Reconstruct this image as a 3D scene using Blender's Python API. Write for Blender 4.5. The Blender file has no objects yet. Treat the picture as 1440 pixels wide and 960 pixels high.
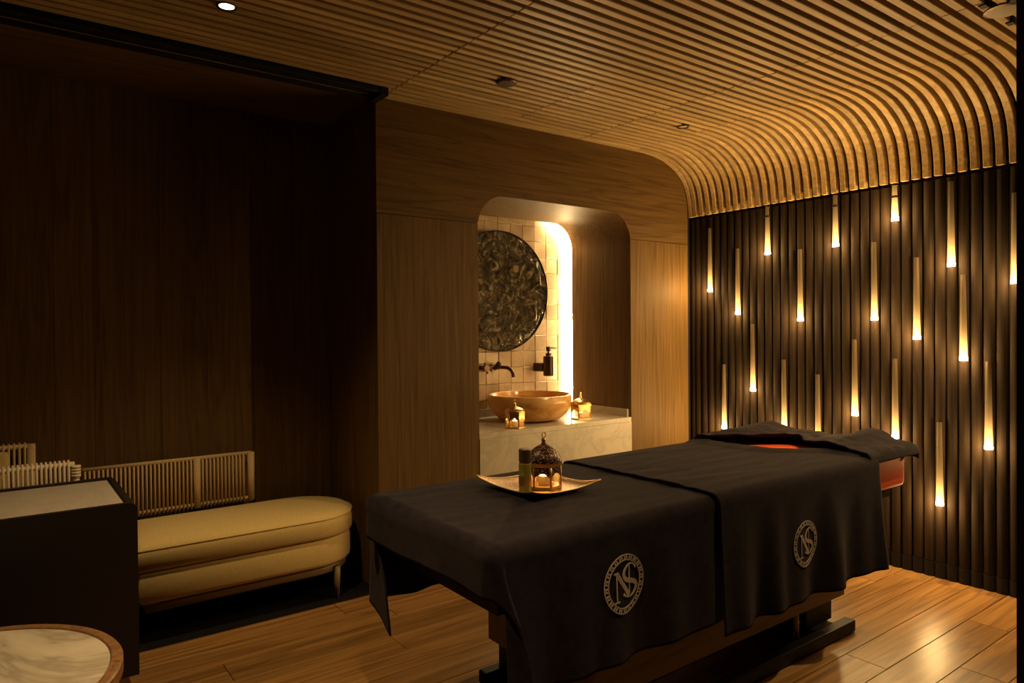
import bpy, bmesh, math, random
from mathutils import Vector, Matrix, noise
random.seed(7)
PI = math.pi
SC = bpy.context.scene
COL = SC.collection

# ------------------------------------------------------------------ camera
def make_camera():
    cd = bpy.data.cameras.new('camera')
    co = bpy.data.objects.new('camera', cd)
    COL.objects.link(co)
    r = Vector((0.80405131, -0.59451104, -0.00762318))
    u = Vector((0.01199553, 0.00340184, 0.99992226))
    f = Vector((0.59443889, 0.80408025, -0.00986673))
    m = Matrix((r, u, -f)).transposed().to_4x4()
    m.translation = (-4.06255, -3.30299, 1.35)
    co.matrix_world = m
    cd.sensor_width = 36.0
    cd.lens = 974.817 * 36.0 / 1440.0
    cd.shift_y = -4.654 / 1440.0
    cd.clip_start = 0.02
    SC.camera = co
make_camera()

# ------------------------------------------------------------------ world, exposure
w = bpy.data.worlds.new('world')
SC.world = w
w.use_nodes = True
w.node_tree.nodes['Background'].inputs[0].default_value = (1.0, 0.7, 0.45, 1)
w.node_tree.nodes['Background'].inputs[1].default_value = 0.01
SC.view_settings.view_transform = 'Standard'
SC.view_settings.look = 'None'
SC.view_settings.exposure = 0.0
SC.view_settings.gamma = 1.0
SC.view_settings.use_curve_mapping = False
SC.cycles.use_denoising = True
SC.cycles.caustics_reflective = False
SC.cycles.caustics_refractive = False
SC.cycles.max_bounces = 8
SC.cycles.diffuse_bounces = 5
SC.cycles.glossy_bounces = 4
SC.cycles.sample_clamp_indirect = 4.0

# light levels (used by the lamp builders below)
WARM = (1.0, 0.62, 0.22)
WALL_SPOT_W = 6.0
WALL_LENS = 45.0
LED_STRIP = 270.0
DOWN_W = 110.0
CANDLE_W = 0.5

# room dimensions
XA = -2.486          # corner of the alcove
YA = 0.66            # alcove back wall
ZC = 2.565           # underside of the ceiling slats
PITCH = 0.0575
Y0 = -0.0035
NX0, NX1, NZ = -1.858, -0.617, 2.14   # niche opening
ZSEAM = 1.969
ZK = 0.762           # counter height

# ------------------------------------------------------------------ materials
MATS = {}
def mat(name, base=(0.5, 0.5, 0.5), rough=0.5, metal=0.0, spec=0.5, emit=None, emit_s=0.0, alpha=None, trans=0.0, sheen=0.0):
    m = bpy.data.materials.new(name)
    m.use_nodes = True
    b = m.node_tree.nodes['Principled BSDF']
    b.inputs['Base Color'].default_value = (*base, 1)
    b.inputs['Roughness'].default_value = rough
    b.inputs['Metallic'].default_value = metal
    b.inputs['Specular IOR Level'].default_value = spec
    if trans:
        b.inputs['Transmission Weight'].default_value = trans
    if sheen:
        b.inputs['Sheen Weight'].default_value = sheen
        b.inputs['Sheen Roughness'].default_value = 0.4
    if emit:
        b.inputs['Emission Color'].default_value = (*emit, 1)
        b.inputs['Emission Strength'].default_value = emit_s
    MATS[name] = m
    return m

def nodes(m):
    nt = m.node_tree
    return nt, nt.nodes, nt.links, nt.nodes['Principled BSDF']

def coords(m, scale, rnd=True, kind='Object'):
    nt, N, L, b = nodes(m)
    tc = N.new('ShaderNodeTexCoord')
    mp = N.new('ShaderNodeMapping')
    mp.inputs['Scale'].default_value = scale
    L.new(tc.outputs[kind], mp.inputs['Vector'])
    if rnd:
        oi = N.new('ShaderNodeObjectInfo')
        mul = N.new('ShaderNodeVectorMath'); mul.operation = 'SCALE'
        mul.inputs[0].default_value = (37.0, 53.0, 71.0)
        L.new(oi.outputs['Random'], mul.inputs['Scale'])
        L.new(mul.outputs['Vector'], mp.inputs['Location'])
    return mp.outputs['Vector']

def ramp(m, fac, stops):
    nt, N, L, b = nodes(m)
    r = N.new('ShaderNodeValToRGB')
    e = r.color_ramp.elements
    while len(e) < len(stops):
        e.new(0.5)
    for i, (p, c) in enumerate(stops):
        e[i].position = p
        e[i].color = (*c, 1)
    L.new(fac, r.inputs['Fac'])
    return r.outputs['Color']

def noise_node(m, vec, scale, detail=4, rough=0.55, dist=0.0):
    nt, N, L, b = nodes(m)
    n = N.new('ShaderNodeTexNoise')
    n.inputs['Scale'].default_value = scale
    n.inputs['Detail'].default_value = detail
    n.inputs['Roughness'].default_value = rough
    n.inputs['Distortion'].default_value = dist
    L.new(vec, n.inputs['Vector'])
    return n.outputs['Fac']

def mix(m, a, bcol, fac, mode='MIX'):
    nt, N, L, b = nodes(m)
    x = N.new('ShaderNodeMix'); x.data_type = 'RGBA'; x.blend_type = mode
    for sock, v in ((x.inputs[6], a), (x.inputs[7], bcol)):
        if isinstance(v, tuple):
            sock.default_value = (*v, 1)
        else:
            L.new(v, sock)
    if isinstance(fac, (int, float)):
        x.inputs[0].default_value = fac
    else:
        L.new(fac, x.inputs[0])
    return x.outputs[2]

def bump(m, height, strength=0.2, dist=0.01):
    nt, N, L, b = nodes(m)
    bp = N.new('ShaderNodeBump')
    bp.inputs['Strength'].default_value = strength
    bp.inputs['Distance'].default_value = dist
    L.new(height, bp.inputs['Height'])
    L.new(bp.outputs['Normal'], b.inputs['Normal'])

def wood(name, dark, light, axis, rough=0.45, spec=0.4, fine=60, stretch=0.035, cathedral=0.5, vary=0.25, bumps=0.12):
    m = mat(name, light, rough, spec=spec)
    nt, N, L, b = nodes(m)
    s1 = [fine] * 3; s1['xyz'.index(axis)] = fine * stretch
    s2 = [5.0] * 3; s2['xyz'.index(axis)] = 0.3
    v1 = coords(m, tuple(s1)); v2 = coords(m, tuple(s2))
    n1 = noise_node(m, v1, 1.0, 5, 0.6)
    n2 = noise_node(m, v2, 1.6, 3, 0.5, 0.9)
    wv = N.new('ShaderNodeMath'); wv.operation = 'MULTIPLY'; wv.inputs[1].default_value = 26.0
    L.new(n2, wv.inputs[0])
    sn = N.new('ShaderNodeMath'); sn.operation = 'SINE'
    L.new(wv.outputs[0], sn.inputs[0])
    c1 = ramp(m, n1, [(0.3, dark), (0.7, light)])
    c2 = ramp(m, sn.outputs[0], [(0.0, (1, 1, 1)), (0.75, (1, 1, 1)), (1.0, (0.45, 0.4, 0.36))])
    c = mix(m, c1, c2, cathedral, 'MULTIPLY')
    oi = N.new('ShaderNodeObjectInfo')
    c3 = ramp(m, oi.outputs['Random'], [(0.0, (1 - vary,) * 3), (1.0, (1.0, 1.0, 1.0))])
    c = mix(m, c, c3, 1.0, 'MULTIPLY')
    L.new(c, b.inputs['Base Color'])
    bump(m, n1, bumps, 0.004)
    return m

wood('veneer_vertical', (0.088, 0.047, 0.0125), (0.152, 0.086, 0.0255), 'z', 0.6, 0.2, vary=0.12, cathedral=0.35)
wood('veneer_horizontal', (0.088, 0.047, 0.0125), (0.152, 0.086, 0.0255), 'x', 0.6, 0.2, vary=0.05, cathedral=0.45)
wood('slat_wood', (0.36, 0.235, 0.10), (0.62, 0.43, 0.205), 'x', 0.5, 0.35, vary=0.3, cathedral=0.3)
wood('slat_wood_curved', (0.36, 0.235, 0.10), (0.62, 0.43, 0.205), 'x', 0.5, 0.35, vary=0.3, cathedral=0.2)
wood('rib_wood', (0.013, 0.0075, 0.004), (0.026, 0.0155, 0.0085), 'z', 0.8, 0.12, vary=0.35, cathedral=0.3)
wood('floor_wood', (0.17, 0.082, 0.024), (0.38, 0.205, 0.068), 'x', 0.33, 0.5, fine=38, vary=0.3, cathedral=0.55, bumps=0.2)
wood('table_wood', (0.18, 0.085, 0.035), (0.3, 0.16, 0.07), 'z', 0.4, 0.4)
mat('dark_wood', (0.009, 0.006, 0.004), 0.5, spec=0.25)
wood('apron_wood', (0.16, 0.105, 0.055), (0.24, 0.16, 0.09), 'x', 0.45, 0.4)
mat('black', (0.006, 0.005, 0.005), 0.6, spec=0.3)
mat('rib_back', (0.012, 0.0075, 0.004), 0.7, spec=0.2)
mat('ceiling_void', (0.07, 0.04, 0.02), 0.8, spec=0.1)
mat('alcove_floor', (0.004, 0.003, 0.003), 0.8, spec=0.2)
mat('plaster_dark', (0.08, 0.055, 0.035), 0.8, spec=0.2)
mat('bronze', (0.10, 0.065, 0.04), 0.32, metal=0.9)
mat('brass', (0.78, 0.52, 0.20), 0.28, metal=1.0)
mat('brass_old', (0.62, 0.38, 0.13), 0.4, metal=0.9)
mat('steel', (0.55, 0.5, 0.42), 0.3, metal=1.0)
mat('cream_metal', (0.6, 0.52, 0.4), 0.4)
mat('tube_brass', (0.62, 0.40, 0.17), 0.55, spec=0.4)
mat('lens', (1, 0.9, 0.7), 0.4, emit=(1.0, 0.80, 0.48), emit_s=WALL_LENS)
mat('down_lens', (1, 0.9, 0.8), 0.4, emit=(1.0, 0.86, 0.66), emit_s=14.0)
mat('off_lens', (0.5, 0.47, 0.42), 0.25)
mat('led', (1, 0.9, 0.7), 0.4, emit=(1.0, 0.72, 0.34), emit_s=LED_STRIP)
mat('flame', (1, 0.8, 0.4), 0.4, emit=(1.0, 0.62, 0.22), emit_s=90.0)
mat('wax', (0.85, 0.7, 0.5), 0.5)
mat('orange_vinyl', (0.95, 0.14, 0.035), 0.65, spec=0.15)
mat('thread', (0.42, 0.36, 0.3), 0.7)
mat('desk_black', (0.017, 0.012, 0.011), 0.42, spec=0.4)
mat('speaker_grille', (0.32, 0.27, 0.2), 0.6)
mat('cap_brown', (0.14, 0.08, 0.035), 0.35, metal=0.4)
mat('oil_glass', (0.42, 0.36, 0.08), 0.1, spec=0.6, trans=0.35)
mat('led_channel', (0.8, 0.75, 0.65), 0.6)

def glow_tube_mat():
    # tube glow painted as an emission gradient, strongest at the lower end, fading upward
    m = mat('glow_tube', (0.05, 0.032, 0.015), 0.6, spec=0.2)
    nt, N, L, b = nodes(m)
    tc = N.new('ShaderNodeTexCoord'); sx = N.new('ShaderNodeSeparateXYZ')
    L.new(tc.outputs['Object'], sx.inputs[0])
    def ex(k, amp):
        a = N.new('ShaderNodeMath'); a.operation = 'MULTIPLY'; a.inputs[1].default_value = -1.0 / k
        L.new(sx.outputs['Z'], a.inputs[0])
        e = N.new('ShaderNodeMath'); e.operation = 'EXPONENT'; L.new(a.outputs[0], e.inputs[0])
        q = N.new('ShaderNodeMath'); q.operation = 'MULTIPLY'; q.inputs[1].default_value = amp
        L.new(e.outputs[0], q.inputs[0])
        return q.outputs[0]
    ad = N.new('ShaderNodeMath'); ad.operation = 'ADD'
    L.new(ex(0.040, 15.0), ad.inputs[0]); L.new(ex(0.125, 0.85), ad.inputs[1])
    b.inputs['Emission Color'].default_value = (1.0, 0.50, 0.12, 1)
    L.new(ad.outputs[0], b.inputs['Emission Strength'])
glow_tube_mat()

def towel_mat():
    m = mat('towel', (0.026, 0.020, 0.021), 0.95, spec=0.1, sheen=0.12)
    nt, N, L, b = nodes(m)
    b.inputs['Sheen Tint'].default_value = (0.5, 0.42, 0.42, 1)
    v = coords(m, (1, 1, 1), False)
    n = noise_node(m, v, 420, 2, 0.6)
    n2 = noise_node(m, v, 26, 3, 0.6)
    c = ramp(m, n2, [(0.3, (0.0095, 0.0072, 0.0118)), (0.7, (0.0175, 0.0133, 0.0205))])
    L.new(c, b.inputs['Base Color'])
    bump(m, n, 0.55, 0.003)
towel_mat()

def fabric_mat():
    m = mat('bench_fabric', (0.42, 0.31, 0.13), 0.8, spec=0.2, sheen=0.25)
    nt, N, L, b = nodes(m)
    v = coords(m, (260, 260, 700), False)
    n = noise_node(m, v, 1.0, 3, 0.7)
    c = ramp(m, n, [(0.3, (0.44, 0.32, 0.12)), (0.7, (0.78, 0.59, 0.26))])
    L.new(c, b.inputs['Base Color'])
    bump(m, n, 0.4, 0.002)
fabric_mat()

def rope_mat(name, a, c_):
    m = mat(name, a, 0.8, spec=0.2)
    nt, N, L, b = nodes(m)
    v = coords(m, (300, 300, 300), False)
    n = noise_node(m, v, 1.0, 2, 0.6)
    L.new(ramp(m, n, [(0.3, a), (0.7, c_)]), b.inputs['Base Color'])
rope_mat('rope_tan', (0.5, 0.36, 0.19), (0.72, 0.54, 0.32))
rope_mat('rope_cream', (0.6, 0.5, 0.37), (0.8, 0.68, 0.52))

def marble_mat(name, base, vein, scale, rough=0.2):
    m = mat(name, base, rough, spec=0.5)
    nt, N, L, b = nodes(m)
    v = coords(m, (1, 0.55, 1), False)
    n1 = noise_node(m, v, scale, 6, 0.6, 0.8)
    ab = N.new('ShaderNodeMath'); ab.operation = 'SUBTRACT'; ab.inputs[1].default_value = 0.5
    L.new(n1, ab.inputs[0])
    a2 = N.new('ShaderNodeMath'); a2.operation = 'ABSOLUTE'; L.new(ab.outputs[0], a2.inputs[0])
    c = ramp(m, a2.outputs[0], [(0.0, vein), (0.035, tuple(0.55 * x + 0.45 * y for x, y in zip(base, vein))), (0.12, base)])
    L.new(c, b.inputs['Base Color'])
marble_mat('marble_white', (0.74, 0.66, 0.55), (0.42, 0.36, 0.29), 2.6)
marble_mat('marble_counter', (0.50, 0.45, 0.37), (0.40, 0.355, 0.285), 5.0, 0.35)
marble_mat('leather_grey', (0.4, 0.35, 0.31), (0.36, 0.31, 0.27), 6.0, 0.6)

def onyx_mat():
    m = mat('onyx', (0.62, 0.34, 0.10), 0.16, spec=0.55)
    nt, N, L, b = nodes(m)
    v = coords(m, (1, 1, 3.0), False)
    n = noise_node(m, v, 4.0, 5, 0.6, 1.5)
    L.new(ramp(m, n, [(0.3, (0.45, 0.20, 0.05)), (0.5, (0.68, 0.38, 0.13)), (0.7, (0.78, 0.52, 0.24))]), b.inputs['Base Color'])
    b.inputs['Subsurface Weight'].default_value = 0.15
    b.inputs['Subsurface Radius'].default_value = (0.05, 0.03, 0.01)
onyx_mat()

def tile_mat():
    m = mat('zellige', (0.55, 0.4, 0.24), 0.3, spec=0.45)
    nt, N, L, b = nodes(m)
    v = coords(m, (1, 1, 1), True)
    n = noise_node(m, v, 9.0, 4, 0.6, 0.6)
    c = ramp(m, n, [(0.3, (0.46, 0.32, 0.185)), (0.7, (0.66, 0.5, 0.32))])
    oi = N.new('ShaderNodeObjectInfo')
    c2 = ramp(m, oi.outputs['Random'], [(0.0, (0.68, 0.64, 0.6)), (1.0, (1, 1, 1))])
    L.new(mix(m, c, c2, 1.0, 'MULTIPLY'), b.inputs['Base Color'])
    bump(m, n, 0.25, 0.01)
tile_mat()
mat('grout', (0.62, 0.48, 0.33), 0.9, spec=0.1)

def relief_mat():
    m = mat('bronze_relief', (0.10, 0.085, 0.06), 0.5, metal=0.6)
    nt, N, L, b = nodes(m)
    v = coords(m, (1, 1, 1), False)
    n = noise_node(m, v, 9.0, 7, 0.68, 2.6)
    L.new(ramp(m, n, [(0.35, (0.018, 0.016, 0.015)), (0.52, (0.12, 0.10, 0.07)), (0.66, (0.52, 0.45, 0.32))]), b.inputs['Base Color'])  # pale end of the ramp paints highlights into the bronze mottling
    bump(m, n, 1.0, 0.03)
relief_mat()

def pierced_mat(name, dark, light, metal):
    m = mat(name, dark, 0.4, metal=metal)
    nt, N, L, b = nodes(m)
    v = coords(m, (1, 1, 1), False)
    vo = N.new('ShaderNodeTexVoronoi'); vo.inputs['Scale'].default_value = 150.0
    L.new(v, vo.inputs['Vector'])
    c = ramp(m, vo.outputs['Distance'], [(0.0, light), (0.28, light), (0.42, dark)])
    L.new(c, b.inputs['Base Color'])
pierced_mat('pierced_copper', (0.035, 0.012, 0.008), (0.6, 0.36, 0.26), 0.3)
pierced_mat('hammered_gold', (0.28, 0.14, 0.04), (0.62, 0.38, 0.13), 0.8)

def glass_mat():
    m = mat('amber_glass', (1.0, 0.72, 0.32), 0.12, spec=0.4)
    nt, N, L, b = nodes(m)
    b.inputs['Alpha'].default_value = 0.28
glass_mat()

# ------------------------------------------------------------------ mesh helpers
def new_obj(name, me, m=None, parent=None, loc=None, smooth=False):
    o = bpy.data.objects.new(name, me)
    COL.objects.link(o)
    if m and not me.materials:
        me.materials.append(MATS[m])
    if parent:
        o.parent = parent
    if loc:
        o.location = loc
    if smooth:
        for p in me.polygons:
            p.use_smooth = True
    return o

def bm_obj(name, bm, m, parent=None, loc=None, smooth=False, bevel=0.0, seg=2):
    if bevel:
        bmesh.ops.bevel(bm, geom=bm.edges[:], offset=bevel, segments=seg, affect='EDGES', profile=0.6)
    bmesh.ops.recalc_face_normals(bm, faces=bm.faces[:])
    me = bpy.data.meshes.new(name)
    bm.to_mesh(me); bm.free()
    return new_obj(name, me, m, parent, loc, smooth)

def add_box(bm, x0, x1, y0, y1, z0, z1):
    vs = [bm.verts.new((x, y, z)) for z in (z0, z1) for y in (y0, y1) for x in (x0, x1)]
    for f in ((0, 2, 3, 1), (4, 5, 7, 6), (0, 1, 5, 4), (2, 6, 7, 3), (0, 4, 6, 2), (1, 3, 7, 5)):
        bm.faces.new([vs[i] for i in f])

def box(name, x0, x1, y0, y1, z0, z1, m, parent=None, bevel=0.0, seg=2, smooth=False, loc=None):
    bm = bmesh.new()
    add_box(bm, x0, x1, y0, y1, z0, z1)
    return bm_obj(name, bm, m, parent, loc, smooth, bevel, seg)

def add_prism(bm, poly, axis, a, b):
    """poly = list of 2D points, extruded along axis from a to b"""
    def P(p, t):
        if axis == 'y': return (p[0], t, p[1])
        if axis == 'x': return (t, p[0], p[1])
        return (p[0], p[1], t)
    v0 = [bm.verts.new(P(p, a)) for p in poly]
    v1 = [bm.verts.new(P(p, b)) for p in poly]
    n = len(poly)
    bm.faces.new(v0); bm.faces.new(v1[::-1])
    for i in range(n):
        bm.faces.new((v0[i], v0[(i + 1) % n], v1[(i + 1) % n], v1[i]))

def add_lathe(bm, prof, n=32, cx=0, cy=0, close=True):
    rings = []
    for r, z in prof:
        if r < 1e-5:
            rings.append([bm.verts.new((cx, cy, z))])
        else:
            rings.append([bm.verts.new((cx + r * math.cos(2 * PI * i / n), cy + r * math.sin(2 * PI * i / n), z)) for i in range(n)])
    for a, b in zip(rings, rings[1:]):
        for i in range(n):
            j = (i + 1) % n
            if len(a) == 1 and len(b) == 1: continue
            if len(a) == 1: bm.faces.new((a[0], b[i], b[j]))
            elif len(b) == 1: bm.faces.new((a[i], a[j], b[0]))
            else: bm.faces.new((a[i], a[j], b[j], b[i]))

def lathe(name, prof, m, parent=None, n=32, loc=None, smooth=True):
    bm = bmesh.new()
    add_lathe(bm, prof, n)
    return bm_obj(name, bm, m, parent, loc, smooth)

def add_tube(bm, pts, r, n=8, caps=True):
    pts = [Vector(p) for p in pts]
    rs = r if isinstance(r, (list, tuple)) else [r] * len(pts)
    rings = []
    up = None
    for i, p in enumerate(pts):
        t = (pts[min(i + 1, len(pts) - 1)] - pts[max(i - 1, 0)]).normalized()
        if up is None:
            up = Vector((0, 0, 1)) if abs(t.z) < 0.9 else Vector((1, 0, 0))
        s = t.cross(up)
        if s.length < 1e-4: s = t.cross(Vector((0.3, 1, 0.2)))
        s.normalize(); up = s.cross(t).normalized()
        rings.append([bm.verts.new(p + rs[i] * (s * math.cos(2 * PI * k / n) + up * math.sin(2 * PI * k / n))) for k in range(n)])
    for a, b in zip(rings, rings[1:]):
        for k in range(n):
            bm.faces.new((a[k], a[(k + 1) % n], b[(k + 1) % n], b[k]))
    if caps:
        bm.faces.new(rings[0][::-1]); bm.faces.new(rings[-1])

def tube(name, pts, r, m, parent=None, n=8, loc=None):
    bm = bmesh.new()
    add_tube(bm, pts, r, n)
    return bm_obj(name, bm, m, parent, loc, True)

def empty(name, loc=(0, 0, 0), rz=0.0):
    o = bpy.data.objects.new(name, None)
    COL.objects.link(o)
    o.location = loc
    o.rotation_euler = (0, 0, rz)
    o.empty_display_size = 0.05
    return o

def tag(o, label, cat, group=None):
    o['label'] = label; o['category'] = cat
    if group: o['group'] = group
    return o

def struct(o, label=None):
    o['kind'] = 'structure'
    if label: o['label'] = label
    return o

def light(name, kind, loc, watts, color, parent=None, rot=None, size=0.02, angle=None, blend=0.4):
    ld = bpy.data.lights.new(name, kind)
    ld.energy = watts
    ld.color = color
    ld.shadow_soft_size = size
    if kind == 'SPOT':
        ld.spot_size = angle; ld.spot_blend = blend
    o = bpy.data.objects.new(name, ld)
    COL.objects.link(o)
    o.location = loc
    if rot: o.rotation_euler = rot
    if parent: o.parent = parent
    return o

# ================================================================== STRUCTURE
# ---- floor: planks running along the back wall
XL, YF = -5.7, -4.6
floor = box('floor', XL, 0.1, YF, 0.0, -0.06, -0.012, 'black')
struct(floor, 'warm brown oak plank floor')
PW = 0.165
row = 0
y = -0.001
while y > YF + 0.02:
    yb = max(y - PW, YF)
    x = XL + random.uniform(-1.2, 0)
    while x < 0.06:
        ln = random.uniform(1.1, 1.9)
        a, b_ = max(x, XL), min(x + ln, 0.06)
        if b_ - a > 0.02:
            cx, cy = (a + b_) / 2, (y + yb) / 2
            hx, hy = (b_ - a) / 2 - 0.0012, (y - yb) / 2 - 0.0012
            bm = bmesh.new()
            poly = [(-hx, -hy), (hx, -hy), (hx, hy), (-hx, hy)]
            add_box(bm, -hx, hx, -hy, hy, -0.012, 0.0)
            bm_obj('plank', bm, 'floor_wood', floor, (cx, cy, random.uniform(-0.0004, 0.0)), bevel=0.0012, seg=1)
        x += ln
    y -= PW
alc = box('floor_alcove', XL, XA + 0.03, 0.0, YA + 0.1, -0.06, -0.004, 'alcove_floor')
struct(alc, 'dark floor of the bench alcove')

# ---- ceiling: board with wooden slats that curve down to the right wall
ceil = box('ceiling', XL, 0.1, YF, 0.05, ZC + 0.075, ZC + 0.12, 'ceiling_void')
struct(ceil, 'wooden slat ceiling curving down to the right wall')
SW, SD = 0.033, 0.05
prof_pts = [(-0.595, 2.565), (-0.54, 2.565), (-0.489, 2.564), (-0.40, 2.556), (-0.309, 2.541), (-0.24, 2.518), (-0.171, 2.484),
            (-0.12, 2.448), (-0.083, 2.409), (-0.06, 2.372), (-0.044, 2.326), (-0.033, 2.285), (-0.026, 2.24), (-0.022, 2.20), (-0.021, 2.167)]
def slat_mesh_straight(x0, x1):
    bm = bmesh.new()
    add_box(bm, x0, x1, -SW / 2, SW / 2, ZC, ZC + SD)
    bmesh.ops.bevel(bm, geom=bm.edges[:], offset=0.0025, segments=1, affect='EDGES')
    bmesh.ops.recalc_face_normals(bm, faces=bm.faces[:])
    me = bpy.data.meshes.new('slat'); bm.to_mesh(me); bm.free()
    me.materials.append(MATS['slat_wood'])
    return me
def slat_mesh_curved():
    bm = bmesh.new()
    rings = []
    n = len(prof_pts)
    for i, p in enumerate(prof_pts):
        a = Vector(prof_pts[max(i - 1, 0)]); b = Vector(prof_pts[min(i + 1, n - 1)])
        t = (b - a).normalized()
        nn = Vector((-t.y, t.x))
        if nn.y < 0 and nn.x < 0: nn = -nn
        if i == 0: nn = Vector((0, 1))
        p = Vector(p)
        d = SD if p.y > 2.4 else SD - 0.012 * min(1, (2.4 - p.y) / 0.2)
        q = p + nn * d
        e = 0.003
        pe = p + nn * e
        rings.append([bm.verts.new((pe.x, -SW / 2, pe.y)), bm.verts.new((p.x, -SW / 2 + e, p.y)), bm.verts.new((p.x, SW / 2 - e, p.y)),
                      bm.verts.new((pe.x, SW / 2, pe.y)), bm.verts.new((q.x, SW / 2, q.y)), bm.verts.new((q.x, -SW / 2, q.y))])
    for a, b in zip(rings, rings[1:]):
        for k in range(6):
            bm.faces.new((a[k], a[(k + 1) % 6], b[(k + 1) % 6], b[k]))
    bm.faces.new(rings[0]); bm.faces.new(rings[-1][::-1])
    bmesh.ops.recalc_face_normals(bm, faces=bm.faces[:])
    me = bpy.data.meshes.new('slat'); bm.to_mesh(me); bm.free()
    me.materials.append(MATS['slat_wood_curved'])
    for p in me.polygons:
        p.use_smooth = False
    return me
GAP = 0.0012
straight = {}
def sm(x0, x1):
    k = (x0, x1)
    if k not in straight: straight[k] = slat_mesh_straight(x0 + GAP, x1 - GAP)
    return straight[k]
curved = slat_mesh_curved()
for k in range(46):
    yk = Y0 - PITCH * k - (0.018 if k == 0 else 0)
    cuts = [XL, -2.46, -1.09, -0.595]
    if 3 <= k <= 13: cuts = [XL, -2.46, -1.67, -1.09, -0.595]
    for a, b in zip(cuts, cuts[1:]):
        o = bpy.data.objects.new('slat', sm(a, b)); COL.objects.link(o); o.parent = ceil; o.location = (0, yk, random.uniform(-0.001, 0.001))
    o = bpy.data.objects.new('slat', curved); COL.objects.link(o); o.parent = ceil; o.location = (0, yk, 0)

# ---- right wall: dark vertical ribs
wr = box('wall_right', 0.03, 0.08, YF, 0.05, 0.0, ZC + 0.09, 'rib_back')
struct(wr, 'dark ribbed right wall')
RR = 0.0255
def rib_mesh():
    bm = bmesh.new()
    pr = [(0.03, -RR), (0.018, -RR)]
    for i in range(1, 8):
        a = PI * i / 8
        pr.append((0.018 - 0.018 * math.sin(a), -RR * math.cos(a)))
    pr += [(0.018, RR), (0.03, RR)]
    add_prism(bm, pr, 'z', 0.085, 2.15)
    bmesh.ops.recalc_face_normals(bm, faces=bm.faces[:])
    me = bpy.data.meshes.new('rib'); bm.to_mesh(me); bm.free()
    me.materials.append(MATS['rib_wood'])
    return me
ribm = rib_mesh()
for k in range(43):
    o = bpy.data.objects.new('rib', ribm); COL.objects.link(o); o.parent = wr
    o.location = (0, Y0 - PITCH * k - (0.018 if k == 0 else 0), 0)
# scalloped base
bm = bmesh.new()
pr = []
for k in range(43):
    yk = Y0 - PITCH * k
    for i in range(0, 9):
        a = PI * i / 8
        pr.append((0.016 - 0.018 * math.sin(a), yk + 0.0287 * math.cos(a)))
poly = [(0.029, pr[0][1])] + pr + [(0.029, pr[-1][1])]
v0 = [bm.verts.new((p[0], p[1], 0.0005)) for p in poly]; v1 = [bm.verts.new((p[0], p[1], 0.082)) for p in poly]
for i in range(len(poly) - 1):
    bm.faces.new((v0[i], v0[i + 1], v1[i + 1], v1[i]))
bm.faces.new(v1)
o = bm_obj('baseboard_right', bm, 'black'); struct(o, 'black scalloped base strip under the ribbed wall')

# ---- dark partition at the right edge, side and rear walls (outside the frame)
o = box('wall_partition', -1.29, 0.03, -2.55, -2.43, 0.0, ZC, 'black'); struct(o, 'black wall end at the right edge')
o = box('wall_left', XL - 0.1, XL, YF, YA + 0.1, 0, ZC + 0.1, 'plaster_dark'); struct(o)
o = box('wall_front', XL, 0.1, YF - 0.1, YF, 0, ZC + 0.1, 'plaster_dark'); struct(o)

# ---- back wall: veneer panels around the niche
wb = empty('wall_back'); struct(wb, 'veneered back wall with a rounded niche')
TH = 0.03
RN = 0.19
def arch(x0, x1, z0, zt, r, n=10, off=0.0):
    """points from bottom-left up, over, down to bottom-right"""
    x0 -= off; x1 += off; zt += off; r += off
    pts = [(x0, z0)]
    for i in range(n + 1):
        a = PI - (PI / 2) * i / n
        pts.append((x0 + r + r * math.cos(a), zt - r + r * math.sin(a)))
    for i in range(n + 1):
        a = PI / 2 - (PI / 2) * i / n
        pts.append((x1 - r + r * math.cos(a), zt - r + r * math.sin(a)))
    pts.append((x1, z0))
    return pts
# header with arch cut-out (seam at ZSEAM)
ap = [p for p in arch(NX0, NX1, ZSEAM, NZ, RN)]
hx0, hx1, hz = XA, -0.023, ZC + 0.07
ap = [p for p in ap if p[1] >= ZSEAM + 0.001]
poly = [(hx0, ZSEAM + 0.0015), (NX0, ZSEAM + 0.0015)] + ap + [(NX1, ZSEAM + 0.0015), (hx1, ZSEAM + 0.0015), (hx1, hz), (hx0, hz)]
bm = bmesh.new(); add_prism(bm, poly, 'y', 0.0, TH)
bm_obj('header_panel', bm, 'veneer_horizontal', wb)
box('side_panel', XA, NX0, 0.0, TH, 0.0, ZSEAM - 0.0015, 'veneer_vertical', wb)
box('side_panel', NX1, -0.023, 0.0, TH, 0.0, ZSEAM - 0.0015, 'veneer_vertical', wb)
# corner return towards the ribs
box('corner_strip', -0.023, 0.03, 0.004, TH, 0.0, ZC + 0.06, 'black', wb)
# shadow gap below ceiling
box('shadow_gap', XA, -0.35, -0.012, 0.0, ZC + 0.012, ZC + 0.07, 'black', wb)
# lining of the niche (tunnel)
def sweep_arch(name, inner, outer, y0, y1, m, parent):
    bm = bmesh.new()
    n = len(inner)
    A = [[bm.verts.new((p[0], yy, p[1])) for p in src] for src, yy in ((inner, y0), (inner, y1), (outer, y1), (outer, y0))]
    for s in range(4):
        t = (s + 1) % 4
        for i in range(n - 1):
            bm.faces.new((A[s][i], A[s][i + 1], A[t][i + 1], A[t][i]))
    bm.faces.new([A[s][0] for s in range(4)]); bm.faces.new([A[s][-1] for s in range(4)][::-1])
    return bm_obj(name, bm, m, parent, smooth=False)
ai = arch(NX0, NX1, 0.0, NZ, RN, 14); ao = arch(NX0, NX1, 0.0, NZ, RN, 14, 0.02)
sweep_arch('niche_lining', ai, ao, TH - 0.004, 0.60, 'veneer_vertical', wb)

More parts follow.
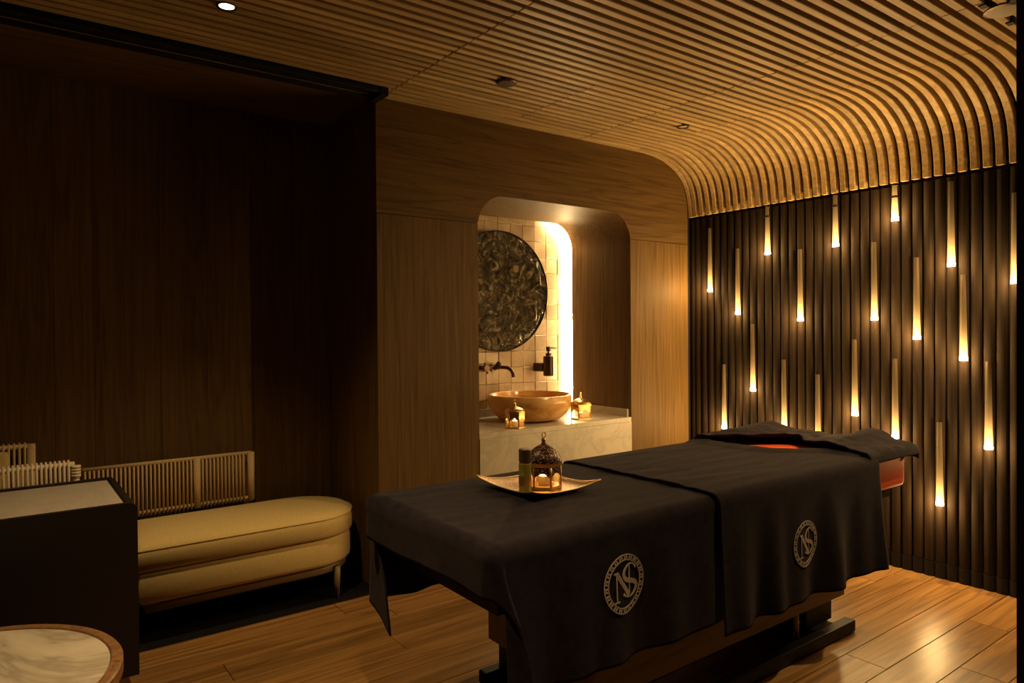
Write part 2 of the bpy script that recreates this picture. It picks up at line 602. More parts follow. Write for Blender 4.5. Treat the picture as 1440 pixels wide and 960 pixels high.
# tiled wall at the back of the niche
wn = box('wall_niche', -2.0, -0.45, 0.672, 0.70, 0.5, 2.4, 'grout'); struct(wn, 'zellige tiled back wall of the niche')
box('return_side', -0.50, -0.47, 0.60, 0.672, 0.5, 2.35, 'led_channel', wn)
box('return_top', -2.0, -0.47, 0.60, 0.672, 2.27, 2.30, 'led_channel', wn)
tms = []
for v in range(4):
    bm = bmesh.new()
    h = 0.0536
    g = 4
    vs = []
    rnd = random.Random(v)
    add_box(bm, -h, h, 0.0, 0.012, -h, h)
    for vv in bm.verts:
        if vv.co.y < 0.001:
            vv.co.y += rnd.uniform(-0.0025, 0.0012)
            vv.co.x += rnd.uniform(-0.0012, 0.0012); vv.co.z += rnd.uniform(-0.0012, 0.0012)
    bmesh.ops.bevel(bm, geom=bm.edges[:], offset=0.003, segments=1, affect='EDGES')
    bmesh.ops.recalc_face_normals(bm, faces=bm.faces[:])
    me = bpy.data.meshes.new('tile'); bm.to_mesh(me); bm.free(); me.materials.append(MATS['zellige']); tms.append(me)
for i in range(14):
    for j in range(14):
        x = -0.545 - 0.1085 * i; z = 0.70 + 0.113 * j
        o = bpy.data.objects.new('tile', tms[random.randrange(4)]); COL.objects.link(o); o.parent = wn
        o.scale = (1.0, 1.0, 1.04)
        o.location = (x, 0.662 + random.uniform(-0.0012, 0.0012), z)

# ---- bench alcove: back wall of veneer leaves, side wall, soffit
wa = box('wall_alcove', XL, XA + 0.05, YA + 0.012, YA + 0.06, 0, ZC + 0.1, 'black'); struct(wa, 'dark veneered wall behind the bench')
vx = [XL, -5.0, -4.65, -4.32, -4.08, -3.853, -3.689, -3.392, -3.168, -2.93, -2.70, XA]
for a, b in zip(vx, vx[1:]):
    box('veneer_panel', -(b - a) / 2 + 0.0008, (b - a) / 2 - 0.0008, 0, 0.012, 0, ZC + 0.06, 'veneer_vertical', wa, loc=((a + b) / 2, YA, 0))
ws = box('wall_alcove_side', XA, XA + 0.03, TH, YA + 0.03, 0, ZC + 0.06, 'veneer_vertical'); struct(ws, 'side wall of the bench alcove')
so = box('ceiling_alcove', XL, XA, 0.012, YA, ZC + 0.012, ZC + 0.06, 'veneer_horizontal'); struct(so, 'flat veneered soffit over the bench')
# black sliding track
tr = box('trim_1', XL, XA - 0.01, -0.135, -0.105, ZC - 0.018, ZC + 0.03, 'black', bevel=0.002, seg=1); struct(tr, 'black ceiling track in front of the alcove')
box('track_rail', XL, XA - 0.01, -0.062, -0.05, ZC - 0.012, ZC + 0.02, 'black', tr)
box('track_rail', XL, XA - 0.01, -0.012, 0.012, ZC - 0.018, ZC + 0.03, 'black', tr)
box('track_back', XL, XA - 0.01, -0.105, -0.012, ZC + 0.015, ZC + 0.03, 'black', tr)
box('end_cap', XA - 0.035, XA + 0.006, -0.137, 0.013, ZC - 0.03, ZC + 0.03, 'black', tr)

# ================================================================== COUNTER AND WASHBASIN
ct = empty('vanity_counter', (-1.2375, 0.0, 0.0))
tag(ct, 'pale marble vanity counter spanning the lit niche', 'counter')
cx = -1.2375
hw = (NX1 - NX0) / 2 - 0.001
box('top', -hw, hw, 0.0, 0.655, ZK - 0.03, ZK, 'marble_counter', ct)
box('front_apron', -hw, hw, -0.004, 0.03, 0.45, ZK - 0.031, 'marble_counter', ct)
box('upstand', hw - 0.02, hw, 0.02, 0.60, ZK, ZK + 0.053, 'marble_counter', ct)
box('upstand', -hw, hw - 0.021, 0.635, 0.655, ZK, ZK + 0.053, 'marble_counter', ct)
box('cabinet_front', -hw, hw, 0.06, 0.09, 0.0, 0.449, 'dark_wood', ct)

bs = empty('vessel_basin', (-1.245, 0.315, ZK)); tag(bs, 'round amber onyx vessel basin on the marble counter', 'basin')
lathe('bowl', [(0.0, 0.004), (0.15, 0.004), (0.205, 0.018), (0.245, 0.05), (0.268, 0.09), (0.277, 0.13), (0.277, 0.170), (0.272, 0.174), (0.262, 0.174), (0.258, 0.168),
               (0.255, 0.12), (0.235, 0.07), (0.19, 0.038), (0.08, 0.028), (0.0, 0.026)], 'onyx', bs, 64)
lathe('drain', [(0.0, 0.0315), (0.022, 0.0315), (0.024, 0.029), (0.024, 0.026)], 'bronze', bs, 20)

# faucet
fa = empty('wall_faucet', (-1.30, 0.662, 1.10)); tag(fa, 'dark bronze wall faucet above the basin', 'faucet')
def disc_y(name, x, z, r, y0, y1, m, parent, n=20):
    bm = bmesh.new(); add_tube(bm, [(x, y0, z), (x, y1, z)], r, n); return bm_obj(name, bm, m, parent, smooth=False)
for x in (-0.105, 0.0):
    disc_y('rosette', x, 0, 0.030, 0.0, -0.012, 'bronze', fa)
    disc_y('valve_body', x, 0, 0.017, -0.012, -0.055, 'bronze', fa)
hd = disc_y('handle', -0.105, 0, 0.021, -0.055, -0.085, 'bronze', fa)
for a in range(4):
    an = a * PI / 2 + 0.4
    tube('handle_arm', [(-0.105, -0.07, 0), (-0.105 + 0.04 * math.cos(an), -0.07, 0.04 * math.sin(an))], 0.006, 'bronze', hd)
tube('spout', [(0.0, -0.05, 0.0), (0.01, -0.10, 0.004), (0.02, -0.15, 0.002), (0.026, -0.18, -0.012), (0.03, -0.195, -0.035), (0.031, -0.20, -0.06)], 0.012, 'bronze', fa, 12)
tube('bridge', [(-0.105, -0.03, 0), (0.0, -0.03, 0)], 0.012, 'bronze', fa, 10)
ks = bmesh.new(); bmesh.ops.create_uvsphere(ks, u_segments=16, v_segments=10, radius=0.026); bm_obj('knob', ks, 'bronze', fa, (0.0, -0.075, 0.018), True)

# soap dispenser
sd = empty('soap_dispenser', (-0.905, 0.53, 1.03)); tag(sd, 'bronze cylindrical soap dispenser mounted on the tiles', 'dispenser')
lathe('body', [(0, 0), (0.036, 0), (0.038, 0.003), (0.038, 0.137), (0.036, 0.14), (0.022, 0.142), (0, 0.142)], 'bronze', sd, 28, smooth=False)
lathe('collar', [(0.021, 0.142), (0.021, 0.162), (0.012, 0.164), (0, 0.164)], 'bronze', sd, 20, smooth=False)
ph = lathe('pump_head', [(0.008, 0.164), (0.008, 0.175), (0.017, 0.178), (0.019, 0.206), (0.017, 0.209), (0, 0.209)], 'bronze', sd, 20, smooth=False)
tube('nozzle', [(0.01, -0.005, 0.2), (0.055, -0.03, 0.199)], 0.004, 'bronze', ph)
box('wall_bracket', -0.035, 0.035, 0.03, 0.132, 0.03, 0.09, 'bronze', sd, bevel=0.004)

# relief disc
dk = empty('relief_disc', (-1.262, 0.62, 1.63)); tag(dk, 'large dark bronze round relief hung on the tiles', 'wall art')
bm = bmesh.new()
R, nr, na = 0.416, 90, 260
rings = [[bm.verts.new((0, 0, 0))]]
for i in range(1, nr + 1):
    r = R * i / nr
    ring = []
    for k in range(na):
        a = 2 * PI * k / na
        x, z = r * math.cos(a), r * math.sin(a)
        ph = r * 7 + a * 1.5
        q = Vector((x, 0.3, z))
        wv_ = noise.noise_vector(q * 5.0) * 0.16 + noise.noise_vector(q * 12.0) * 0.05
        h = 1.0 - abs(noise.noise(Vector(((x + wv_.x) * 16 + (z + wv_.z) * 7, 0.3, (z + wv_.z) * 9)))) * 2.2
        h += 0.5 * (1.0 - abs(noise.noise(Vector(((x + wv_.x) * 34, 1.3, (z + wv_.z) * 26)))) * 2.0)
        h = 0.013 * max(0.0, h) * min(1, (R - r) / 0.03 + 0.15)
        ring.append(bm.verts.new((x, -h, z)))
    rings.append(ring)
for k in range(na):
    bm.faces.new((rings[0][0], rings[1][k], rings[1][(k + 1) % na]))
for a, b in zip(rings[1:], rings[2:]):
    for k in range(na):
        bm.faces.new((a[k], b[k], b[(k + 1) % na], a[(k + 1) % na]))
bm_obj('relief_face', bm, 'bronze_relief', dk, smooth=True)
bm = bmesh.new()
add_lathe(bm, [(R + 0.001, -0.012), (R + 0.004, -0.004), (R + 0.004, 0.018), (0.0, 0.018)], 96)
bmesh.ops.rotate(bm, verts=bm.verts[:], cent=(0, 0, 0), matrix=Matrix.Rotation(-PI / 2, 3, 'X'))
for v in bm.verts: v.co.y = abs(v.co.y) if v.co.y > 0 else v.co.y
bm_obj('rim', bm, 'dark_wood', dk)
disc_y('mount', 0, 0, 0.12, 0.018, 0.04, 'black', dk)

# LED strip hidden behind the edge of the niche
ld = empty('led_strip', (-0.60, 0.62, ZK)); tag(ld, 'glowing warm LED strip along the right edge of the niche', 'light strip')
pts = arch(NX0, NX1, ZK + 0.06, NZ, RN, 14, 0.012)
pts = [p for p in pts if p[0] > -0.86]
pts3 = [(p[0] + 0.60, 0.0, p[1] - ZK) for p in pts]
tube('diffuser', [(p[0], p[1], p[2]) for p in pts3], 0.007, 'led', ld, 8)
tube('channel', [(p[0] + 0.016, p[1], p[2] + 0.003) for p in pts3], 0.007, 'led_channel', ld, 6)

# ================================================================== LANTERNS
def candle(parent, h=0.05, r=0.02, watts=CANDLE_W, zb=0.012):
    lathe('candle', [(0, zb), (r, zb), (r, zb + h), (r * 0.8, zb + h + 0.002), (0, zb + h - 0.002)], 'wax', parent, 20, smooth=False)
    lathe('flame', [(0, zb + h), (0.0055, zb + h + 0.008), (0.005, zb + h + 0.015), (0.002, zb + h + 0.026), (0, zb + h + 0.032)], 'flame', parent, 12)
    light('candle_light', 'POINT', (0, 0, zb + h + 0.016), watts, (1.0, 0.58, 0.22), parent, size=0.008)

def lantern(name, loc, rz, sides, rad, hb, dome_h, label, mtl, dome_mtl, watts, group=None, finial=0.03):
    t = empty(name, loc, rz); tag(t, label, 'lantern', group)
    def ngon(bm, r, z0, z1, r2=None):
        r2 = r2 if r2 else r
        add_lathe(bm, [(0, z0), (r, z0), (r2, z1), (0, z1)], sides)
    bm = bmesh.new(); ngon(bm, rad * 1.04, 0.0, 0.010); bm_obj('base', bm, mtl, t)
    bm = bmesh.new(); ngon(bm, rad * 1.06, hb - 0.014, hb, rad * 1.08); bm_obj('cornice', bm, mtl, t)
    for k in range(sides):
        a = 2 * PI * k / sides
        x, y = rad * 0.96 * math.cos(a), rad * 0.96 * math.sin(a)
        tube('post', [(x, y, 0.008), (x, y, hb - 0.01)], 0.0048, mtl, t, 6)
    # panes with arched frames
    for k in range(sides):
        a0, a1 = 2 * PI * k / sides, 2 * PI * (k + 1) / sides
        p0 = Vector((math.cos(a0), math.sin(a0), 0)) * rad * 0.93; p1 = Vector((math.cos(a1), math.sin(a1), 0)) * rad * 0.93
        d = p1 - p0; L_ = d.length; d.normalize()
        nrm = Vector((d.y, -d.x, 0))
        def P(s, z, o=0.0): return p0 + d * s * L_ + Vector((0, 0, z)) + nrm * o
        bm = bmesh.new()
        vs = [bm.verts.new(P(s, z)) for s, z in ((0.08, 0.01), (0.92, 0.01), (0.92, hb - 0.012), (0.08, hb - 0.012))]
        bm.faces.new(vs)
        bm_obj('pane', bm, 'amber_glass', t)
        # spandrel: arch cut-out plate at the top of the side
        bm = bmesh.new()
        zt, zs = hb - 0.012, hb * 0.46
        top = []; low = []
        for i in range(9):
            s = 0.06 + 0.88 * i / 8
            q = (i / 8 - 0.5) * 2
            z = zs + (zt - 0.024 - zs) * (1 - abs(q) ** 1.7)
            top.append((s, zt)); low.append((s, z))
        for off in (0.003,):
            tv = [bm.verts.new(P(s, z, off)) for s, z in top]; lv = [bm.verts.new(P(s, z, off)) for s, z in low]
            tv2 = [bm.verts.new(P(s, z, off + 0.002)) for s, z in top]; lv2 = [bm.verts.new(P(s, z, off + 0.002)) for s, z in low]
            for i in range(8):
                bm.faces.new((lv[i], lv[i + 1], tv[i + 1], tv[i])); bm.faces.new((lv2[i], tv2[i], tv2[i + 1], lv2[i + 1]))
                bm.faces.new((lv[i], lv2[i], lv2[i + 1], lv[i + 1]))
        bm_obj('arch_plate', bm, dome_mtl, t)
    bm = bmesh.new()
    pr = []
    for i in range(9):
        u = i / 8
        r = rad * 1.05 * (math.cos(u * PI / 2) ** 0.75) * (1 - 0.12 * u) + 0.008 * u
        pr.append((max(r, 0.008), hb + dome_h * (u ** 0.9)))
    add_lathe(bm, pr, max(sides * 4, 24))
    n = max(sides * 4, 24)
    dm = bm_obj('dome', bm, dome_mtl, t, smooth=False)
    zt = hb + dome_h
    lathe('finial', [(0.008, zt - 0.004), (0.010, zt + finial * 0.15), (0.006, zt + finial * 0.35), (0.010, zt + finial * 0.55), (0.007, zt + finial * 0.75), (0.0, zt + finial)], mtl, dm, 12)
    bm = bmesh.new()
    pts = [(0.011 * math.cos(a), 0, zt + finial + 0.006 + 0.011 * math.sin(a)) for a in [2 * PI * i / 14 for i in range(15)]]
    add_tube(bm, pts, 0.002, 6, False)
    bm_obj('ring', bm, mtl, dm, smooth=True)
    candle(t, hb * 0.32, min(0.02, rad * 0.4), watts, 0.011)
    return t
lantern('small_lantern', (-1.548, 0.075, ZK), 0.3, 6, 0.058, 0.10, 0.034, 'small round brass lantern in front of the basin', 'brass', 'brass', CANDLE_W, 'lanterns on the counter', 0.022)
lantern('small_lantern', (-0.955, 0.135, ZK), 0.62, 4, 0.066, 0.102, 0.038, 'square brass lantern at the right end of the counter', 'brass', 'brass', CANDLE_W, 'lanterns on the counter', 0.022)

# ================================================================== TREATMENT TABLE
TX0, TX1, TY0, TY1 = -3.0, -0.54, -1.775, -1.01
ZT = 0.768
tb = empty('massage_table', (-1.80, -1.40, 0)); tag(tb, 'long spa massage table under dark towels', 'massage table')
def tbox(name, x0, x1, y0, y1, z0, z1, m, par=tb, bevel=0.0, seg=2, smooth=False):
    return box(name, x0 + 1.80, x1 + 1.80, y0 + 1.40, y1 + 1.40, z0, z1, m, par, bevel, seg, smooth)
# mattress with rounded corners
def rrect(x0, x1, y0, y1, r, n=6):
    pts = []
    for cx_, cy_, a0 in ((x1 - r, y1 - r, 0), (x0 + r, y1 - r, PI / 2), (x0 + r, y0 + r, PI), (x1 - r, y0 + r, 1.5 * PI)):
        for i in range(n + 1):
            a = a0 + PI / 2 * i / n
            pts.append((cx_ + r * math.cos(a), cy_ + r * math.sin(a)))
    return pts
def slab(name, x0, x1, y0, y1, z0, z1, r, e, m, parent, off=(0, 0)):
    bm = bmesh.new()
    ls = []
    for d, z in ((e, z0), (e * 0.3, z0 + e * 0.3), (0, z0 + e), (0, z1 - e), (e * 0.3, z1 - e * 0.3), (e, z1)):
        ls.append([bm.verts.new((p[0] + off[0], p[1] + off[1], z)) for p in rrect(x0 + d, x1 - d, y0 + d, y1 - d, max(r - d, 0.004))])
    for a, b in zip(ls, ls[1:]):
        n = len(a)
        for i in range(n):
            bm.faces.new((a[i], a[(i + 1) % n], b[(i + 1) % n], b[i]))
    bm.faces.new(ls[0][::-1]); bm.faces.new(ls[-1])
    return bm_obj(name, bm, m, parent, smooth=True)
slab('mattress', TX0 + 0.01, TX1, TY0 + 0.012, TY1 - 0.012, 0.60, ZT - 0.012, 0.09, 0.022, 'orange_vinyl', tb, (1.8, 1.4))
tbox('top_frame', TX0 + 0.06, TX1 - 0.08, TY0 + 0.07, TY1 - 0.07, 0.545, 0.60, 'dark_wood')
tbox('apron', -2.56, -1.05, -1.705, -1.10, 0.165, 0.545, 'apron_wood', bevel=0.004, seg=1)
for x0, x1 in ((-2.53, -2.30), (-1.28, -1.08)):
    tbox('pedestal', x0, x1, -1.66, -1.13, 0.055, 0.165, 'dark_wood')
for y0, y1 in ((-1.735, -1.685), (-1.135, -1.09)):
    tbox('base_rail', -2.60, -1.01, y0, y1, 0.004, 0.055, 'dark_wood', bevel=0.008)
tbox('base_crossbar', -2.50, -2.34, -1.685, -1.135, 0.006, 0.054, 'dark_wood')
tbox('base_crossbar', -1.26, -1.12, -1.685, -1.135, 0.006, 0.054, 'dark_wood')
tube('lift_column', [(-1.36 + 1.8, -1.66 + 1.4, 0.03), (-1.36 + 1.8, -1.66 + 1.4, 0.165)], 0.011, 'cream_metal', tb, 10)

# draped towels -------------------------------------------------------
RE = 0.035
def prof(s, R=RE):
    if s <= 0: return 0.0, 0.0
    q = R * PI / 2
    if s < q: return R * math.sin(s / R), R * (1 - math.cos(s / R))
    return R, R + (s - q)
def fold(x, d, seed, amp, k=1.0):
    """outward ripple that grows with the drop"""
    g = min(1.0, max(0, d - 0.05) / 0.4)
    s = math.sin(x * 17 * k + seed) * 0.5 + math.sin(x * 31 * k + seed * 2.3 + 0.6 * math.sin(x * 7)) * 0.35 + noise.noise(Vector((x * 9, seed, d * 1.5))) * 0.6
    return amp * g * (s + 0.55)
def drape(u, v, o):
    """map flat towel coordinates to the draped position. o: options"""
    x0, x1, y0, y1 = TX0 + RE - 0.02, 99, TY0 + RE - 0.02, TY1 - RE + 0.02
    z = ZT + o['lift']
    a = max(0.0, x0 - u) if o['left'] else 0.0
    bn = max(0.0, y0 - v); bf = max(0.0, v - y1)
    b = max(bn, bf); sy = -1.0 if bn > 0 else 1.0
    px, py = max(u, x0) if o['left'] else u, min(max(v, y0), y1)
    th = o['lift']
    if a > 0 and b > 0:
        r = math.hypot(a, b); t = math.atan2(b, a)
        out, dn = prof(r)
        g = max(0.0, r - 0.04)
        w = math.sin(2 * t)
        bul = 0.40 * g * w
        if sy < 0:   # near corner: the fold swings round to the long side
            X = px - (out + th) * math.cos(t) + bul * 0.75
            Y = py - (out + th) * math.sin(t) - bul * 0.45
        else:        # far corner: the fold flops over the end
            X = px - (out + th) * math.cos(t) - bul * 0.15
            Y = py + (out + th) * math.sin(t) - bul * 1.9
        X -= fold(v, dn, 1.7, 0.02) * math.cos(t) ** 2
        Y += sy * fold(u, dn, o['seed'], o['amp']) * math.sin(t) ** 2
        if sy > 0:
            dn += 0.015 * math.exp(-((t - 1.2) / 0.26) ** 2) * min(1.0, g / 0.38)
        return Vector((X, Y, z - dn))
    if a > 0:
        out, dn = prof(a)
        return Vector((px - out - th - fold(v, dn, 1.7, 0.02), v, z - dn - 0.006 * math.sin(v * 9)))
    if b > 0:
        out, dn = prof(b)
        return Vector((u, py + sy * (out + th + fold(u, dn, o['seed'], o['amp'])), z - dn))
    # top with soft wrinkles
    e = min(1.0, min(v - y0, y1 - v) / 0.06 + 0.0)
    wr = noise.noise(Vector((u * 3.0, v * 16.0, o['seed']))) * 0.5 + noise.noise(Vector((u * 7, v * 30, o['seed'] + 4))) * 0.22
    return Vector((u, v, z + max(0, e) * o['wr'] * (wr + 0.35)))

def towel(name, u0f, u1f, v0, v1, nu, nv, o, label, extra=None):
    bm = bmesh.new()
    G = []
    for i in range(nu + 1):
        rowv = []
        for j in range(nv + 1):
            v = v0 + (v1 - v0) * j / nv
            ua, ub = u0f(v), u1f(v)
            u = ua + (ub - ua) * i / nu
            p = drape(u, v, o)
            if extra: p = extra(u, v, p, i / nu, j / nv)
            rowv.append(bm.verts.new(p))
        G.append(rowv)
    for i in range(nu):
        for j in range(nv):
            bm.faces.new((G[i][j], G[i + 1][j], G[i + 1][j + 1], G[i][j + 1]))
    ob = bm_obj(name, bm, 'towel', smooth=True)
    md = ob.modifiers.new('thickness', 'SOLIDIFY'); md.thickness = 0.006; md.offset = 1.0
    tag(ob, label, 'towel', 'dark towels on the massage table')
    return ob

XS = -2.075     # where the two towels meet
OA = dict(left=True, lift=0.0, seed=2.1, amp=0.022, wr=0.006)
OB = dict(left=False, lift=0.009, seed=5.2, amp=0.027, wr=0.010)
def slope(u, v, p, s, t): return p
tA = towel('draped_towel', lambda v: TX0 - 0.145, lambda v: XS + 0.03, TY0 - 0.43, TY1 + 0.40, 110, 150, OA,
           'dark towel draped over the foot end of the massage table under the tray')
def right_edge(v):
    # near side hangs to x=-0.94, the top edge is turned back diagonally
    if v < TY0: return -0.945
    t = (v - TY0) / (TY1 - TY0)
    q = max(0.0, min(1.0, (t - 0.12) / 0.4)); q = q * q * (3 - 2 * q)
    return -0.945 - 0.25 * q
def b_extra(u, v, p, s, t):
    if v > TY0 + 0.03 and s > 0.9:
        p = p + Vector((0, 0, 0.012 * math.sin((s - 0.9) / 0.1 * PI / 2)))
    return p
tB = towel('draped_towel', lambda v: XS, right_edge, TY0 - 0.485, TY1 + 0.40, 120, 150, OB,
           'dark towel draped over the middle of the massage table', b_extra)

# rumpled towel over the head end
def c_left(v):
    t = (v - TY0) / (TY1 - TY0)
    t = max(0, min(1, t))
    return -1.0 - 0.20 * max(0.0, min(1.0, (t - 0.72) / 0.2)) + 0.19 * math.exp(-((t - 0.58) / 0.15) ** 2)
bm = bmesh.new()
nu, nv = 80, 110
G = []
XR = TX1 + 0.012
for i in range(nu + 1):
    rowv = []
    for j in range(nv + 1):
        v = TY0 - 0.04 + (TY1 - TY0 + 0.13) * j / nv
        ua = c_left(v)
        ub = XR + 0.05
        u = ua + (ub - ua) * i / nu
        X, Y, Z = u, v, ZT + 0.026 + 0.0 * v
        t = (v - TY0) / (TY1 - TY0)
        # lumps: rolled ridge at both corners of the head end and along the gap
        lump = 0.055 * math.exp(-((t - 0.24) / 0.12) ** 2) * (0.35 + 0.65 * (i / nu)) + 0.03 * math.exp(-((t - 1.0) / 0.14) ** 2) * (0.15 + 0.85 * min(1, 2 * i / nu)) + 0.02 * math.exp(-(i / nu / 0.12) ** 2) * (0.4 + 0.6 * math.exp(-((t - 0.75) / 0.2) ** 2))
        lump += 0.010 * noise.noise(Vector((u * 7 + v * 3, v * 14, 3.3))) + 0.006 * noise.noise(Vector((u * 16, v * 25, 1.3)))
        edge = 1.0
        dn = 0.0
        if v < TY0 + 0.02:
            o_, d_ = prof(TY0 + 0.02 - v, 0.03); Y = TY0 + 0.02 - o_ - 0.004; dn += d_; edge *= max(0, 1 - d_ / 0.05)
        if v > TY1 - 0.02:
            o_, d_ = prof(v - TY1 + 0.02, 0.03); Y = TY1 - 0.02 + o_; dn += d_
        rr = max(0, u - (XR - 0.03))
        if rr > 0:
            o_, d_ = prof(rr, 0.03); X = XR - 0.03 + o_; dn = math.hypot(dn, d_); edge *= max(0.2, 1 - d_ / 0.06)
        rowv.append(bm.verts.new((X, Y, Z + max(-0.004, lump) * edge - dn)))
    G.append(rowv)
for i in range(nu):
    for j in range(nv):
        bm.faces.new((G[i][j], G[i + 1][j], G[i + 1][j + 1], G[i][j + 1]))
tC = bm_obj('rumpled_towel', bm, 'towel', smooth=True)
md = tC.modifiers.new('thickness', 'SOLIDIFY'); md.thickness = 0.008; md.offset = 1.0
tag(tC, 'rumpled dark towel over the orange head end of the massage table', 'towel', 'dark towels on the massage table')

# embroidered monograms
def emblem(parent, uc, zc, rad, o):
    bc = None
    # find flat coordinate v for height zc
    y0 = TY0 + RE - 0.02
    def P(x, y):
        u = uc + x * rad
        dn = (ZT + o['lift']) - (zc + y * rad)
        b = dn - RE + RE * PI / 2
        p = drape(u, y0 - b, o)
        p.y -= 0.0085
        return p
    def strip(bm, pts, ws):
        L_, R_ = [], []
        n = len(pts)
        for i in range(n):
            a = Vector(pts[max(i - 1, 0)]); b = Vector(pts[min(i + 1, n - 1)])
            t = (b - a).normalized(); nn = Vector((-t.y, t.x))
            c = Vector(pts[i])
            l = c + nn * ws[i] / 2; r = c - nn * ws[i] / 2
            L_.append(bm.verts.new(P(*l))); R_.append(bm.verts.new(P(*r)))
        for i in range(n - 1):
            bm.faces.new((L_[i], L_[i + 1], R_[i + 1], R_[i]))
    def dens(pts, ws, k=5):
        op, ow = [], []
        def cr(a, b, c, d, t):
            return 0.5 * ((2 * b) + (-a + c) * t + (2 * a - 5 * b + 4 * c - d) * t * t + (-a + 3 * b - 3 * c + d) * t ** 3)
        n = len(pts)
        for i in range(n - 1):
            q = [pts[max(0, min(n - 1, i + d))] for d in (-1, 0, 1, 2)]
            for s in range(k):
                t = s / k
                op.append((cr(q[0][0], q[1][0], q[2][0], q[3][0], t), cr(q[0][1], q[1][1], q[2][1], q[3][1], t)))
                ow.append(ws[i] * (1 - t) + ws[i + 1] * t)
        op.append(pts[-1]); ow.append(ws[-1])
        return op, ow
    def finish(name, bm):
        ob = bm_obj(name, bm, 'thread', parent)
        md = ob.modifiers.new('thickness', 'SOLIDIFY'); md.thickness = 0.0015; md.offset = 0
        return ob
    bm = bmesh.new()
    for rr, ww in ((0.985, 0.04), (0.81, 0.035)):
        pts = [(rr * math.cos(2 * PI * i / 72), rr * math.sin(2 * PI * i / 72)) for i in range(73)]
        strip(bm, pts, [ww] * 73)
    for i in range(44):
        a = 2 * PI * i / 44
        strip(bm, [(0.84 * math.cos(a), 0.84 * math.sin(a)), (0.95 * math.cos(a + 0.03 * (-1) ** i), 0.95 * math.sin(a + 0.03 * (-1) ** i))], [0.06, 0.06])
    finish('emblem_ring', bm)
    bm = bmesh.new()
    strip(bm, [(-0.43, 0.36), (-0.44, -0.52)], [0.045, 0.045])
    strip(bm, [(-0.56, -0.54), (-0.32, -0.54)], [0.05, 0.05])
    strip(bm, [(-0.54, 0.42), (-0.34, 0.42)], [0.05, 0.05])
    strip(bm, [(-0.42, 0.42), (0.20, -0.42)], [0.16, 0.16])
    strip(bm, [(0.23, 0.62), (0.24, -0.42)], [0.045, 0.045])
    finish('letter_n', bm)
    bm = bmesh.new()
    sp = [(0.57, 0.44), (0.46, 0.58), (0.26, 0.64), (0.04, 0.52), (-0.07, 0.32), (0.04, 0.14), (0.30, 0.05), (0.55, -0.06), (0.62, -0.22), (0.52, -0.38), (0.34, -0.48), (0.10, -0.46), (-0.10, -0.34)]
    sw = [0.09, 0.05, 0.05, 0.08, 0.13, 0.16, 0.17, 0.16, 0.13, 0.09, 0.05, 0.06, 0.1]
    a, b = dens(sp, sw)
    strip(bm, a, b)
    finish('letter_s', bm)
emblem(tA, -2.535, 0.577, 0.089, OA)
emblem(tB, -1.546, 0.515, 0.089, OB)

# ---- tray, lantern and oil bottle on the table
ZTT = ZT + 0.008
tray = empty('brass_tray', (-2.49, -1.325, ZTT)); tag(tray, 'square hammered gold tray on the massage table', 'tray')
def tray_grid(name, top, m, parent):
    bm = bmesh.new(); n = 24
    lay = []
    for off in (0.0, -0.004):
        g = []
        for i in range(n + 1):
            rowv = []
            for j in range(n + 1):
                a, b = 2 * i / n - 1, 2 * j / n - 1
                pin = 1 - 0.10 * (1 - abs(b) ** 2) * abs(a); pin2 = 1 - 0.10 * (1 - abs(a) ** 2) * abs(b)
                x, y = 0.155 * a * pin, 0.170 * b * pin2
                d = max(abs(a), abs(b))
                z = 0.006 + 0.014 * d ** 4 + 0.022 * (a * a * b * b) ** 1.2
                rowv.append(bm.verts.new((x, y, z + off)))
            g.append(rowv)
        lay.append(g)
    for li, g in enumerate(lay):
        for i in range(n):
            for j in range(n):
                q = (g[i][j], g[i + 1][j], g[i + 1][j + 1], g[i][j + 1])
                bm.faces.new(q if li == 0 else q[::-1])
    A, B = lay
    for i in range(n):
        bm.faces.new((A[i][0], B[i][0], B[i + 1][0], A[i + 1][0])); bm.faces.new((A[i][n], A[i + 1][n], B[i + 1][n], B[i][n]))
        bm.faces.new((A[0][i], A[0][i + 1], B[0][i + 1], B[0][i])); bm.faces.new((A[n][i], B[n][i], B[n][i + 1], A[n][i + 1]))
    return bm_obj(name, bm, m, parent, smooth=True)
tray_grid('dish', True, 'hammered_gold', tray)
bm = bmesh.new()
cs = []
n = 24
edge = []
for (fa_, fb_) in [((-1 + 2 * i / n), -1) for i in range(n)] + [(1, (-1 + 2 * i / n)) for i in range(n)] + [((1 - 2 * i / n), 1) for i in range(n)] + [(-1, (1 - 2 * i / n)) for i in range(n)]:
    a, b = fa_, fb_
    pin = 1 - 0.10 * (1 - abs(b) ** 2) * abs(a); pin2 = 1 - 0.10 * (1 - abs(a) ** 2) * abs(b)
    edge.append((0.155 * a * pin, 0.170 * b * pin2, 0.006 + 0.014 + 0.022 * (a * a * b * b) ** 1.2 - 0.002))
add_tube(bm, edge + [edge[0]], 0.003, 6, False)
bm_obj('edge', bm, 'brass_old', tray, smooth=True)
lantern('dome_lantern', (-2.475, -1.345, ZTT + 0.0075), 0.25, 6, 0.062, 0.094, 0.062, 'pierced copper dome lantern with a lit candle on the tray', 'brass_old', 'pierced_copper', CANDLE_W * 1.4, None, 0.026)
bt = empty('oil_bottle', (-2.592, -1.385, ZTT + 0.009)); tag(bt, 'slim green-gold oil bottle with brown cap on the tray', 'bottle')
lathe('body', [(0, 0), (0.021, 0), (0.0225, 0.003), (0.0225, 0.104), (0.017, 0.109), (0.012, 0.112), (0, 0.112)], 'oil_glass', bt, 24, smooth=False)
lathe('cap', [(0.0222, 0.110), (0.0222, 0.152), (0.0205, 0.155), (0, 0.155)], 'cap_brown', bt, 24, smooth=False)
